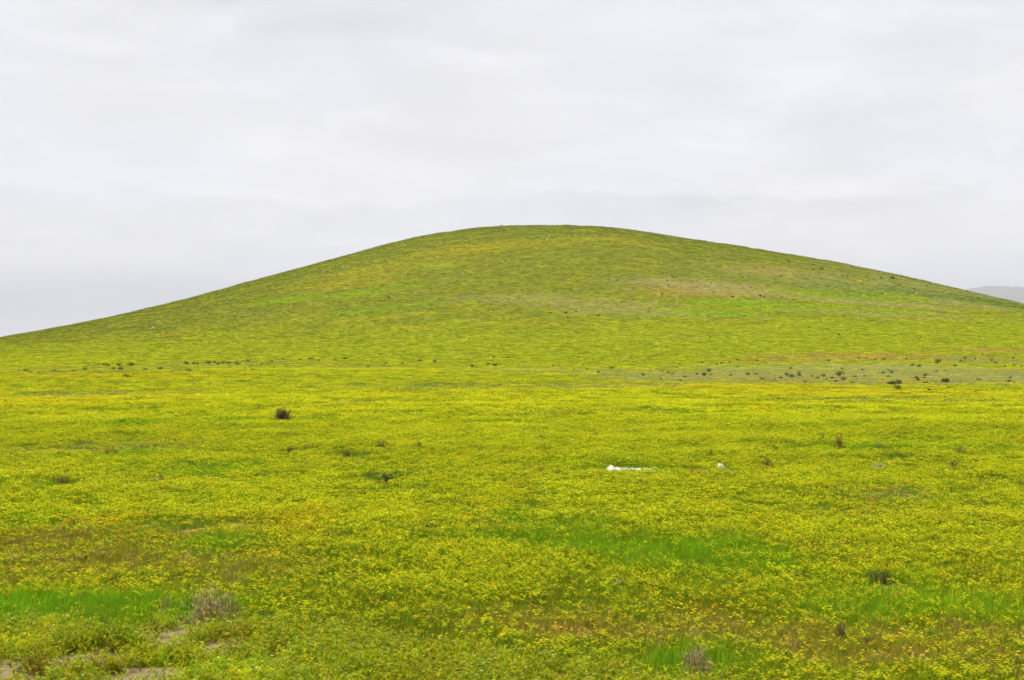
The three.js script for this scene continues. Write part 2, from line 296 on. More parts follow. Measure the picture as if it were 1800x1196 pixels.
function flowerPatch(seed, n, R, h0, h1, per, spread, size, leafy, petals = 4, stemW = 0.0012) {
  const r = rngOf(seed), L = new Leaves();
  for (let i = 0; i < n; i++) {
    const a = r() * 6.283, q = R * Math.sqrt(r()), x = Math.cos(a) * q, z = Math.sin(a) * q, H = lerp(h0, h1, r()), lx = (r() - 0.5) * 0.2 * H, lz = (r() - 0.5) * 0.2 * H;
    const green = [0.24, 0.42, 1.0].map((v) => v * jit(r, 0.2));
    L.stem([x, 0, z], [x + lx, H * 0.92, z + lz], stemW, green, r);
    for (let k = 0; k < leafy; k++) L.blade(x + lx * 0.3, z + lz * 0.3, r() * 6.283, 0.9 * r() + 0.4, H * (0.25 + 0.3 * r()), stemW * 5, green, H * 0.5 * r());
    for (let k = 0; k < per; k++) {
      const b = r() * 6.283, s = spread * Math.sqrt(r()), c = [x + lx + Math.cos(b) * s, H * (0.78 + 0.26 * r()) , z + lz + Math.sin(b) * s];
      if (stemW < 0.003) L.stem([x + lx * 0.7, H * 0.66, z + lz * 0.7], c, stemW * 0.7, green, r);
      const m = jit(r, 0.12); L.flower(c, size * jit(r, 0.3), [m, m * jit(r, 0.07), m], r, petals);
    }
  }
  return L.build();
}
function weedPatch(seed, n, R) {                           // low sprawling verge weeds: leafy shoots that end in small pale heads
  const r = rngOf(seed), L = new Leaves();
  for (let i = 0; i < n; i++) {
    const a = r() * 6.283, q = R * Math.sqrt(r()), x = Math.cos(a) * q, z = Math.sin(a) * q, d = r() * 6.283, len = 0.06 + 0.12 * r(), up = 0.45 + 0.65 * r(), k = jit(r, 0.25), g = [k * jit(r, 0.2), k, k];
    let p = [x, 0, z];
    for (let s = 1; s <= 3; s++) {
      const t = s / 3, nx = [x + Math.cos(d) * len * t * (1 - up * 0.5), len * up * t * (1.2 - 0.2 * t), z + Math.sin(d) * len * t * (1 - up * 0.5)];
      L.stem(p, nx, 0.0018, g, r);
      for (let b = 0; b < 4; b++) L.blade(nx[0], nx[2], r() * 6.283, 0.7 + r(), 0.018 + 0.024 * r(), 0.0065, g, nx[1] - 0.010);
      p = nx;
    }
    if (r() < 0.2) { const m = jit(r, 0.15); L.flower([p[0], p[1] + 0.006, p[2]], 0.008 + 0.005 * r(), [1.8 * m, 1.5 * m, 24 * m], r, 5); }
    else if (r() < 0.8) { const m = jit(r, 0.15); L.flower([p[0], p[1] + 0.006, p[2]], 0.007, [1.75 * m, 1.45 * m, 1.2 * m], r, 4); }
  }
  return L.build();
}
function dryPatch(seed, n, R, h0, h1) {                    // thin straw stalks with drooping seed heads
  const r = rngOf(seed), L = new Leaves();
  for (let i = 0; i < n; i++) {
    const a = r() * 6.283, q = R * Math.sqrt(r()), x = Math.cos(a) * q, z = Math.sin(a) * q, H = lerp(h0, h1, r()), t = [x + (r() - 0.5) * 0.5 * H, H, z + (r() - 0.5) * 0.5 * H], m = jit(r, 0.25), k = [m, m * jit(r, 0.15), m * jit(r, 0.2)];
    L.stem([x, 0, z], t, 0.0011, k, r);
    for (let b = 0; b < 4; b++) L.blade(t[0], t[2], r() * 6.283, 0.6 + r(), 0.018 + 0.016 * r(), 0.006, k, H - 0.02 * b);
  }
  return L.build();
}
const leafMat = new THREE.MeshPhysicalMaterial({ vertexColors: true, roughness: 1, transmission: 0.5, thickness: 0, specularIntensity: 0.12, side: THREE.DoubleSide });
const petalMat = new THREE.MeshPhysicalMaterial({ vertexColors: true, roughness: 1, transmission: 0.3, thickness: 0, specularIntensity: 0.08, side: THREE.DoubleSide });
const farLeafMat = new THREE.MeshPhysicalMaterial({ vertexColors: true, roughness: 1, specularIntensity: 0.12, side: THREE.DoubleSide }), farPetalMat = farLeafMat;
const strawMat = new THREE.MeshPhysicalMaterial({ vertexColors: true, roughness: 1, transmission: 0.2, thickness: 0, specularIntensity: 0.15, side: THREE.DoubleSide });

// keep-clear spots round the things that stand in the meadow, filled in below before planting
const CLEAR = [];

// ------------------------------------------------------------------ things: bushes, shrubs, stones
function twigBush(seed, n, flat) {                         // a ball of thin curved twigs, 1 m across: > branches, twigs
  const r = rngOf(seed), B = new Leaves(), T = new Leaves();
  const dir = () => { const a = r() * 6.283, y = -0.25 + 1.25 * r(), q = Math.sqrt(Math.max(0.05, 1 - Math.min(1, y * y))); return [Math.cos(a) * q, y * flat, Math.sin(a) * q]; };
  const walk = (L, p, d, len, w, steps, k, each) => {
    for (let s = 0; s < steps; s++) {
      d = d.map((v) => v + (r() - 0.5) * 0.7); const m = Math.hypot(...d); d = d.map((v) => v / m);
      let e = p.map((v, q) => v + d[q] * len / steps); if (e[1] < 0.01) e = [e[0], 0.01 + 0.03 * r(), e[2]];
      const w2 = w * (1 - 0.7 * (s + 1) / steps), t = r() * 6.283;
      for (const o of [t, t + 1.57]) { const ox = Math.cos(o), oz = Math.sin(o); L.quad([p[0] - ox * w, p[1], p[2] - oz * w], [p[0] + ox * w, p[1], p[2] + oz * w], [e[0] + ox * w2, e[1] + 0.002, e[2] + oz * w2], [e[0] - ox * w2, e[1] + 0.002, e[2] - oz * w2], k); }
      p = e; w = w2; if (each) each(p, d);
    }
  };
  for (let i = 0; i < n; i++) {
    const k = jit(r, 0.3);
    walk(B, [(r() - 0.5) * 0.12, 0.02, (r() - 0.5) * 0.12], dir(), 0.34 + 0.14 * r(), 0.012, 4, [k, k, k], (p, d) => { for (let q = 0; q < 5; q++) { const m = jit(r, 0.35); walk(T, p, d.map((v) => v * 0.5 + (r() - 0.5) * 1.2), 0.10 + 0.13 * r(), 0.0068, 3, [m, m * jit(r, 0.1), m * jit(r, 0.15)]); } });
  }
  return { branches: B.build(), twigs: T.build() };
}
function leafBush(seed, n, lobes) {                        // a low leafy mound, 1 m across and 0.5 m high: > stems, foliage
  const r = rngOf(seed), S = new Leaves(), L = new Leaves(), cs = [];
  for (let i = 0; i < lobes; i++) { const a = r() * 6.283, q = 0.3 * Math.sqrt(r()); cs.push([Math.cos(a) * q, 0.1 + 0.16 * r(), Math.sin(a) * q, 0.14 + 0.1 * r()]); }
  for (const c of cs) for (let i = 0; i < 5; i++) S.stem([c[0] * 0.3, 0, c[2] * 0.3], [c[0] + (r() - 0.5) * c[3], c[1] + c[3] * r() * 0.6, c[2] + (r() - 0.5) * c[3]], 0.006, [1, 1, 1], r);
  for (let i = 0; i < n; i++) {
    const c = cs[Math.floor(r() * lobes)], a = r() * 6.283, y = -0.6 + 1.6 * r(), q = Math.sqrt(Math.max(0, 1 - Math.min(1, y * y))), d = c[3] * (0.45 + 0.6 * Math.cbrt(r()));
    const p = [c[0] + Math.cos(a) * q * d, Math.max(0.01, c[1] + y * d), c[2] + Math.sin(a) * q * d], m = jit(r, 0.3);
    L.blade(p[0], p[2], r() * 6.283, 0.5 + r(), 0.04 + 0.04 * r(), 0.034, [m * jit(r, 0.15), m, m], p[1]);
  }
  return { stems: S.build(), foliage: L.build() };
}
function rockShape(seed, squash) {
  const g = new THREE.IcosahedronGeometry(0.5, 5), p = g.getAttribute('position'), r = rngOf(seed), ox = r() * 50, cuts = [];
  for (let i = 0; i < 7; i++) { const v = new THREE.Vector3(r() - 0.5, r() - 0.3, r() - 0.5).normalize(); cuts.push([v, 0.3 + 0.14 * r()]); }
  const v = new THREE.Vector3();
  for (let i = 0; i < p.count; i++) {
    v.fromBufferAttribute(p, i);
    for (const [n, d] of cuts) { const k = v.dot(n) - d; if (k > 0) v.addScaledVector(n, -k * 0.85); }
    v.multiplyScalar(1 + 0.10 * noise3(v.x * 3 + ox, v.y * 3, v.z * 3) + 0.04 * noise3(v.x * 9, v.y * 9 + ox, v.z * 9));
    p.setXYZ(i, v.x, Math.max(-0.2, v.y * squash), v.z);
  }
  g.computeVertexNormals(); g.translate(0, 0.17, 0); return g;
}
const metres = (w, D) => w * D / FOCAL;
const plain = (r, g, b, o = {}) => new THREE.MeshPhysicalMaterial({ color: new THREE.Color().setRGB(r, g, b), vertexColors: true, roughness: 1, specularIntensity: 0.15, side: THREE.DoubleSide, ...o });
const TWIG = [twigBush(101, 46, 0.9), twigBush(102, 40, 0.8), twigBush(103, 48, 0.7), twigBush(104, 120, 1.0)];
const BUSH = [leafBush(201, 420, 6), leafBush(202, 460, 8), leafBush(203, 380, 4)];
const twigTones = {
  ball: [plain(0.10, 0.065, 0.032), plain(0.155, 0.10, 0.048)],
  brown: [plain(0.16, 0.11, 0.05), plain(0.21, 0.145, 0.065)], pale: [plain(0.26, 0.20, 0.11), plain(0.40, 0.31, 0.17)], dark: [plain(0.06, 0.05, 0.038), plain(0.085, 0.066, 0.048)], rust: [plain(0.14, 0.085, 0.038), plain(0.19, 0.115, 0.05)],
};
const shrubStem = plain(0.06, 0.05, 0.03), shrubLeaf = [plain(0.040, 0.082, 0.020, { transmission: 0.25, thickness: 0 }), plain(0.052, 0.092, 0.022, { transmission: 0.25, thickness: 0 }), plain(0.075, 0.12, 0.025, { transmission: 0.25, thickness: 0 })];
const rr = rngOf(77);
function thing(name, at, parts, label, category, group) {
  const o = new THREE.Group(); o.name = numbered(name); o.position.set(at.x, at.y, -at.D);
  for (const [n, g, m] of parts) { const k = new THREE.Mesh(g, m); k.name = n; o.add(k); }
  tag(o, label, category, group); scene.add(shade(o)); return o;
}
function dryBush(px, py, w, h, tone, label, group, name = 'dry_bush') {   // py = foot of the bush in the photograph
  const at = ray(px, py), k = Math.floor(rr() * 3), g = TWIG[tone === 'ball' ? 3 : k], m = twigTones[tone], W = metres(w, at.D), H = metres(h, at.D);
  const o = thing(name, at, [['branches', g.branches, m[0]], ['twigs', g.twigs, m[1]]], label, 'bush', group);
  o.rotation.y = rr() * 6.283; o.scale.set(W, (H + (at.D > 15 ? 0.1 : 0.03)) / 0.55, W); CLEAR.push([at.x, at.D, W * 0.55, W * 0.5 + 0.12 + Math.min(1.2, at.D * 0.02)]);
  return o;
}
dryBush(497, 741, 36, 20, 'ball', 'round reddish brown tumbleweed standing on top of the yellow flowers', null, 'tumbleweed');
dryBush(198, 803, 34, 15, 'brown', 'brown twiggy bush ringed by bright green grass in the flowers');
dryBush(112, 858, 32, 15, 'rust', 'low reddish brown twig bush beside a grey-green clump, left of the green ring');
const smallBrown = 'small faded brown twig bush half sunk in the yellow flowers';
for (const [x, y, w, h] of [[510, 797, 18, 10], [541, 796, 18, 12], [612, 806, 24, 12], [640, 806, 8, 7], [672, 788, 26, 10], [736, 790, 18, 9], [283, 853, 12, 14], [336, 820, 16, 7], [950, 777, 16, 8], [1046, 772, 16, 8], [980, 840, 14, 9], [952, 835, 18, 8], [1445, 778, 14, 12], [1475, 790, 20, 22], [1548, 793, 22, 9], [1688, 801, 26, 12], [1362, 796, 16, 9], [1250, 803, 10, 8], [1725, 895, 22, 12]])
  dryBush(x, y, w, h, rr() < 0.5 ? 'brown' : 'rust', smallBrown, 'small brown bushes in the meadow');
for (const [x, y, w, h] of [[1348, 825, 24, 13], [1678, 829, 24, 13]]) dryBush(x, y, w, h, 'dark', 'dark brown twig bush in the flowers past the white stone', 'dark twig bushes past the white stone');
dryBush(680, 850, 30, 9, 'dark', 'low dark bush in a dark green patch among yellow flowers');
dryBush(1404, 1022, 36, 15, 'dark', 'dark twig bush showing over green plants, beside the widest dark one');
dryBush(1545, 1026, 60, 20, 'dark', 'wide dark twig bush with flowers growing up in front of it');
dryBush(1477, 1128, 26, 34, 'dark', 'narrow upright dark twig bush beside orange-yellow flowers on brown grass');
dryBush(1525, 1142, 22, 20, 'dark', 'small dark twig bush just below orange-yellow flowers on brown grass');
dryBush(203, 1034, 24, 22, 'dark', 'small black-brown twig bush alone on brownish grass');
dryBush(368, 1092, 118, 58, 'pale', 'large pale dry bush of grey-brown twigs at the edge of green grass');
dryBush(292, 1078, 34, 26, 'pale', 'small grey dry bush next to the large pale dry bush');
dryBush(1222, 1182, 70, 44, 'pale', 'dead straw-coloured stalk bush standing in a tall green tuft');
dryBush(945, 940, 24, 11, 'dark', 'small dark bush in feathery green growth between the flowers');
dryBush(1090, 985, 20, 10, 'dark', 'small dark clump on the bright green feathery patch');
dryBush(755, 938, 22, 9, 'dark', 'small dark twig bush among dense yellow flowers');

function shrub(px, py, w, label, group, tone, hk = 0.42) {
  const at = ray(px, py), k = Math.floor(rr() * 3), g = BUSH[k], W = metres(w, at.D) * (at.D > 150 ? 1.1 : 1.45);
  const o = thing('low_shrub', at, [['stems', g.stems, shrubStem], ['foliage', g.foliage, shrubLeaf[tone ?? Math.floor(rr() * 2)]]], label, 'shrub', group);
  o.rotation.y = rr() * 6.283; o.scale.set(W, W * hk / 0.42, W); CLEAR.push([at.x, at.D, W * 0.5, W * 0.5 + 0.3]); return o;
}
const Z3 = (list, x0, y0) => list.map(([x, y, w = 6]) => [x / 3 + x0, y / 3 + y0, w]);
const onTurf = Z3([[70, 153, 5], [135, 165, 9], [115, 184, 9], [150, 181, 5], [12, 194, 6], [75, 178], [255, 184], [388, 178], [345, 181, 8], [420, 206, 7], [485, 208, 5], [517, 199, 7], [548, 182, 8], [572, 192, 9], [570, 148], [617, 172], [615, 185, 8], [683, 188, 5], [712, 201, 7], [743, 188, 8], [763, 206, 5], [790, 199, 7], [826, 188, 13], [848, 209, 9], [810, 216, 6], [895, 224, 7], [645, 223, 7], [908, 192, 6], [962, 189, 5], [843, 148, 5], [948, 157, 6], [1060, 172, 6], [1086, 157, 5], [1103, 171, 8], [1086, 189, 5], [1092, 232, 9], [1116, 238, 14], [1145, 228, 10], [1137, 262, 13], [1186, 234, 5], [1232, 198, 7], [1241, 210, 8], [1281, 185, 8], [1275, 198, 6], [1283, 226, 8], [1330, 227, 4], [1375, 212, 8], [1390, 220, 12], [1404, 253, 8], [1302, 270, 9], [1522, 233, 6], [1565, 210, 7], [1730, 197, 6], [1720, 219, 8], [1750, 220, 5], [1342, 119, 10], [1250, 139, 8], [1214, 132, 7], [1383, 161, 5], [1340, 168, 6], [1440, 134, 6], [1466, 110, 5], [1358, 108, 5], [1633, 106, 6], [1748, 131, 6], [1700, 136, 5], [1790, 136, 5], [1650, 116, 5], [290, 140, 5], [1180, 98, 5]], 1200, 600);
for (const [x, y, w] of onTurf) if (w < 9) shrub(x, y, w, 'small dark green shrub dotted on the short grey-green turf before the hill', 'small shrubs on the grey-green turf');
for (const [x, y, w] of onTurf) if (w >= 9) shrub(x, y, w, 'larger blackish green shrub on the short grey-green turf before the hill', 'larger shrubs on the grey-green turf', 0, 0.5);
for (const [x, y, w] of Z3([[1583, 72, 6], [1745, 92, 5], [1545, 97, 5], [1490, 92, 5], [1060, 99, 6], [1020, 101, 5], [970, 92, 4], [930, 93, 5], [770, 108, 7], [630, 67, 5], [395, 108, 5], [290, 102, 5], [248, 114, 5], [205, 121, 6], [180, 123, 5], [100, 118, 6]], 1200, 600)) shrub(x, y, w, 'tiny green shrub along the rusty strip at the foot of the hill', 'shrubs along the rusty strip');
for (const [x, y, w] of Z3([[490, 114, 7], [690, 137, 7], [775, 127, 7], [810, 134, 9], [1115, 135, 5], [1150, 131, 4], [1225, 154, 5], [1297, 156, 6], [1355, 170, 7], [1425, 150, 8], [1593, 183, 7], [1633, 163, 4], [1687, 203, 5], [1690, 158, 4], [1725, 172, 6], [1745, 180, 6], [1755, 168, 4], [1788, 211, 5], [1275, 126, 4], [1328, 98, 4], [1770, 144, 4], [235, 121, 5], [320, 121, 5], [140, 138, 6], [415, 106, 6], [806, 89, 6], [880, 90, 4], [20, 96, 6]], 600, 600)) shrub(x, y, w, 'small green shrub along the faint line before the middle of the hill', 'shrubs before the middle of the hill');
for (const [x, y, w] of Z3([[135, 161, 9], [160, 169, 7], [205, 171, 6], [285, 161, 8], [385, 163, 8], [450, 158, 10], [520, 126, 6], [550, 129, 9], [570, 132, 7], [625, 131, 9], [690, 130, 11], [635, 153, 11], [600, 152, 8], [770, 157, 9], [795, 163, 6], [845, 151, 9], [905, 168, 8], [990, 163, 11], [980, 121, 9], [1020, 121, 7], [1040, 124, 7], [1095, 121, 11], [1130, 117, 8], [1150, 122, 7], [1175, 120, 8], [1205, 121, 8], [1245, 122, 7], [1260, 126, 6], [1305, 111, 6], [1380, 123, 6], [1435, 110, 6], [1490, 98, 5], [1580, 102, 6], [1640, 99, 8], [1675, 104, 6], [1765, 104, 6], [1330, 156, 8], [1365, 158, 6], [665, 192, 11], [520, 201, 9], [620, 258, 9]], 0, 600)) shrub(x, y, w, 'low mid green shrub in the weedy row across the left of the meadow', 'weedy row of low shrubs', 1 + Math.floor(rr() * 2), 0.36);
// dark tufts on the right flank of the hill
for (const [x, y, w] of Z3([[560, 272, 6], [735, 312, 8], [690, 316, 6], [715, 395, 5], [767, 404, 5], [845, 350, 5], [1050, 360, 6], [1105, 360, 9], [1115, 363, 6], [1300, 372, 5], [1500, 428, 5], [1160, 342, 5], [1225, 370, 5], [1290, 402, 6], [1310, 395, 5], [1225, 415, 5], [975, 350, 5], [985, 370, 4], [870, 350, 5], [660, 365, 4], [585, 475, 5], [350, 472, 5], [165, 438, 5], [410, 455, 8], [430, 460, 6], [265, 462, 7], [520, 350, 6], [360, 410, 4], [320, 358, 4], [150, 385, 4], [850, 558, 5], [825, 660, 7], [670, 622, 5], [145, 672, 6], [1145, 395, 5], [1055, 445, 5], [940, 440, 5], [1380, 430, 5], [1420, 440, 4], [1560, 465, 5], [1590, 460, 4], [1650, 500, 4], [1750, 512, 5], [1690, 478, 4], [810, 410, 5], [830, 385, 4], [690, 290, 4], [1010, 305, 4], [1240, 355, 4], [1350, 405, 4]], 1200, 370)) shrub(x, y, w, 'dark green tuft scattered on the bare right flank of the hill', 'tufts on the right flank of the hill');
for (const [x, y, w] of Z3([[1692, 445, 6], [1725, 395, 5], [1720, 375, 5], [1185, 545, 8], [1240, 540, 6], [1355, 560, 6], [1195, 570, 6], [1455, 370, 4], [985, 445, 5], [725, 488, 4], [470, 418, 5], [560, 402, 4], [430, 575, 5], [740, 582, 4], [950, 275, 4], [1220, 342, 4], [1100, 545, 6], [1255, 610, 4], [250, 465, 7], [180, 598, 4], [800, 530, 4], [1620, 540, 5], [880, 450, 4], [520, 440, 4]], 600, 370)) shrub(x, y, w, 'small dark tuft on the smooth green face of the hill', 'tufts on the face of the hill');

for (const [x, y, w] of [[505, 479.5, 3], [460, 491.5, 4], [247, 547.5, 4], [177, 562.5, 4], [72, 582.5, 3], [835, 402.5, 4], [1430, 457, 4], [1432, 457, 3], [1587, 487, 4], [1634, 498, 5], [1622, 495, 4], [1645, 501, 4], [1680, 509, 4], [1702, 514, 5], [1498, 469, 3], [1340, 442, 3], [1760, 527, 4]]) shrub(x, y, w, 'small dark tuft breaking the skyline of the hill', 'tufts on the skyline of the hill');

// stones
const ROCK = [rockShape(301, 0.7), rockShape(302, 0.85), rockShape(303, 0.6)];
const stoneGrain = grainTexture(21, 256, (x, y, r) => 0.8 + 0.12 * noise(x / 9, y / 9) + 0.16 * (r() - 0.5));
const rockMat = (r, g, b) => new THREE.MeshStandardMaterial({ color: new THREE.Color().setRGB(r, g, b), roughness: 0.95, map: stoneGrain, bumpMap: stoneGrain, bumpScale: 0.01 });
const paleRock = rockMat(0.72, 0.70, 0.64), tanRock = rockMat(0.52, 0.45, 0.33), darkRock = rockMat(0.13, 0.115, 0.10), greyRock = rockMat(0.28, 0.27, 0.22);
function stone(px, py, w, mat, label, group, lift = 0, name = 'stone') {
  const at = ray(px, py), m = new THREE.Mesh(ROCK[Math.floor(rr() * 3)], mat), W = metres(w, at.D);
  m.name = numbered(name); m.position.set(at.x, at.y - 0.08 * W + lift, -at.D); m.rotation.y = rr() * 6.283; m.scale.set(W, W, W * 0.9);
  tag(m, label, 'stone', group); scene.add(shade(m)); CLEAR.push([at.x, at.D, W * 0.6, W * 0.5 + 0.3]); return m;
}
for (const [x, y, w] of [...Z3([[390, 438, 4.5], [640, 335, 4], [490, 294, 3], [167, 284, 2.6], [108, 330, 3], [172, 380, 2.6], [1085, 155, 4], [1268, 169, 3.4], [880, 264, 3.2]], 600, 370), ...Z3([[805, 528, 4.5], [1258, 374, 3.2], [1530, 420, 3.4]], 0, 400)]) stone(x, y, w, paleRock, 'small whitish stone lying on the green face of the hill', 'white stones on the hill face');
for (const [x, y, w] of Z3([[1232, 440, 4.5], [1595, 510, 5], [1635, 575, 3], [1415, 575, 2.6]], 1200, 370)) stone(x, y, w, paleRock, 'whitish stone on the lower right flank of the hill', 'white stones on the right flank');
stone(882, 399.5, 10, tanRock, 'tan boulder on the skyline at the top of the hill', null, 0.1, 'boulder');
stone(1074, 403, 5, darkRock, 'small dark rock on the skyline right of the hilltop', null, 0, 'rock');
for (const [x, y, w] of [[905, 399, 5], [912, 399, 4], [921, 399, 4], [955, 399, 4], [967, 399, 5], [974, 399, 3.5], [1003, 399, 5], [1010, 399, 5], [1088, 405, 4], [1094, 406, 4], [820, 404.5, 3]]) stone(x, y, w, greyRock, 'grey stone in the rubble line along the hilltop', 'rubble stones along the hilltop');

// white stone and crumpled white sheet in the meadow
{
  const at = ray(1267, 824), W = metres(19, at.D), m = new THREE.Mesh(rockShape(311, 1.0), rockMat(0.86, 0.85, 0.82)), H = metres(8, at.D) + 0.06;
  m.name = 'white_stone'; m.position.set(at.x, at.y - 0.03, -at.D); m.scale.set(W, H / 0.62, W * 0.9); m.rotation.set(0, 0.6, 0.12);
  tag(m, 'rounded white stone standing up out of the yellow flowers', 'stone'); scene.add(shade(m)); CLEAR.push([at.x, at.D, W * 0.9, 1.8]);
}
{
  const at = ray(1108, 827), W = metres(90, at.D), nx = 72, nz = 20, P = [], I = [], r = rngOf(41);
  for (let side = 0; side < 2; side++) for (let j = 0; j <= nz; j++) for (let i = 0; i <= nx; i++) {
    const a = i / nx, b = j / nz, wide = 0.095 * (1 - 0.6 * a) * (0.7 + 0.3 * Math.sin(a * 3 + 1)), x = (a - 0.5) * W, z = (b - 0.5) * 2 * wide + 0.03 * noise(a * 5, 2);
    const peak = Math.exp(-Math.pow((a - 0.13) / 0.045, 2)), body = 0.05 + 0.035 * peak - 0.026 * a;
    const fold = 0.012 * noise(a * 7, b * 2.2) + 0.007 * noise(a * 26, b * 5 + 9) + 0.03 * peak * noise(a * 20, b * 4);
    const ends = smoothstep(Math.min(a, 1 - a), 0, 0.06) * smoothstep(Math.min(b, 1 - b), 0, 0.32);
    P.push(x, Math.max(0.008, (body + fold) * ends) + (side ? -0.003 : 0), z);
    if (i < nx && j < nz) { const k = side * (nx + 1) * (nz + 1) + j * (nx + 1) + i; if (side) I.push(k, k + 1, k + nx + 1, k + 1, k + nx + 2, k + nx + 1); else I.push(k, k + nx + 1, k + 1, k + 1, k + nx + 1, k + nx + 2); }
  }
  const g = new THREE.BufferGeometry(); g.setAttribute('position', new THREE.Float32BufferAttribute(P, 3)); g.setIndex(I); g.computeVertexNormals();
  const o = new THREE.Group(); o.name = 'plastic_sheet'; o.position.set(at.x, at.y, -at.D); o.rotation.y = -0.04;
  const s = new THREE.Mesh(g, new THREE.MeshPhysicalMaterial({ color: new THREE.Color().setRGB(0.74, 0.75, 0.73), roughness: 0.45, side: THREE.DoubleSide })); s.name = 'sheet';
  const bg = new THREE.BufferGeometry(), bp = [], bi = [];
  for (let j = 0; j <= 8; j++) for (let i = 0; i <= 10; i++) { const a = 0.30 + 0.12 * i / 10, b = 0.62 + 0.2 * j / 8, k = Math.round(b * nz) * (nx + 1) + Math.round(a * nx); bp.push((a - 0.5) * W, P[k * 3 + 1] + 0.006, (b - 0.5) * 0.14); if (i < 10 && j < 8) { const q = j * 11 + i; bi.push(q, q + 11, q + 1, q + 1, q + 11, q + 12); } }
  bg.setAttribute('position', new THREE.Float32BufferAttribute(bp, 3)); bg.setIndex(bi); bg.computeVertexNormals();
  const b = new THREE.Mesh(bg, new THREE.MeshStandardMaterial({ color: new THREE.Color().setRGB(0.42, 0.55, 0.66), roughness: 0.5, side: THREE.DoubleSide })); b.name = 'print'; b.userData = { label: 'pale blue printed patch' };
  o.add(s, b); tag(o, 'crumpled white plastic sheet stretched out flat on the flowers', 'plastic sheet'); scene.add(shade(o));
  for (let q = -5; q <= 5; q++) CLEAR.push([at.x + q * W / 11, at.D, 0.16, 1.5]);
}
// grey-leaved plants and the red poppy
{
  const grey = [plain(0.30, 0.37, 0.27, { transmission: 0.2, thickness: 0 }), plain(0.18, 0.22, 0.13)];
  const rosette = (seed) => { const r = rngOf(seed), L = new Leaves(), S = new Leaves(); for (let i = 0; i < 70; i++) { const a = r() * 6.283, y = r() * 0.5; L.blade(Math.cos(a) * 0.1 * r(), Math.sin(a) * 0.1 * r(), a, 0.5 + 1.2 * r(), 0.35 + 0.3 * r(), 0.05, [1, 1, 1].map((v) => v * jit(r, 0.2)), y * 0.5); } for (let i = 0; i < 6; i++) S.stem([0, 0, 0], [(r() - 0.5) * 0.2, 0.6, (r() - 0.5) * 0.2], 0.012, [1, 1, 1], r); return { stems: S.build(), leaves: L.build() }; };
  const G = [rosette(401), rosette(402)];
  for (const [px, py, w, label] of [[1088, 1036, 30, 'silvery grey-leaved plant between yellow flowers and feathery green growth'], [320, 1048, 22, 'silvery thistle-like plant behind the large pale dry bush'], [278, 850, 16, 'small grey-green leafy plant in the flowers by the left brown bushes'], [470, 1092, 20, 'small silvery plant beside the large pale dry bush on the green verge'], [236, 1112, 18, 'small silvery plant by the bare earth of the verge'], [1545, 830, 26, 'bluish grey-green leafy clump in the flowers near the dark twig bushes']]) {
    const at = ray(px, py), g = G[Math.floor(rr() * 2)], o = thing('silver_leaved_plant', at, [['stems', g.stems, grey[1]], ['leaves', g.leaves, grey[0]]], label, 'plant'), W = metres(w, at.D);
    o.scale.setScalar(W * 0.9); o.rotation.y = rr() * 6; CLEAR.push([at.x, at.D, W * 0.3, 0.35]);
  }
  const at = ray(683, 1131), r = rngOf(9), S = new Leaves(), F = new Leaves(), N = new Leaves();
  S.stem([0, 0, 0], [0.004, 0.098, 0.002], 0.0016, [1, 1, 1], r); for (let i = 0; i < 5; i++) S.blade(0, 0, r() * 6.28, 1, 0.05, 0.006, [1, 1, 1], 0.01 * i);
  F.flower([0.004, 0.098, 0.002], 0.021, [1, 1, 1], r, 6); F.flower([0.004, 0.103, 0.002], 0.016, [0.9, 0.9, 0.9], r, 5); N.flower([0.004, 0.109, 0.002], 0.005, [1, 1, 1], r, 5);
  thing('red_poppy', at, [['stem', S.build(), plain(0.09, 0.17, 0.03)], ['petals', F.build(), plain(0.6, 0.02, 0.015, { transmission: 0.25, thickness: 0 })], ['flower_centre', N.build(), plain(0.03, 0.02, 0.02)]], 'single tiny red poppy at the upper edge of the green verge', 'flower'); CLEAR.push([at.x, at.D, 0.02, 0.1]);
}

// ------------------------------------------------------------------ planting: grass, flowers, verge weeds (countless: stuff)
const clearGrid = new Map();
CLEAR.forEach((c) => { const key = (x, D) => Math.floor(x / 4) + ',' + Math.floor(D / 4); for (let a = -1; a <= 1; a++) for (let b = -1; b <= 1; b++) { const k = key(c[0] + a * 4, c[1] + b * 4); (clearGrid.get(k) ?? clearGrid.set(k, []).get(k)).push(c); } });
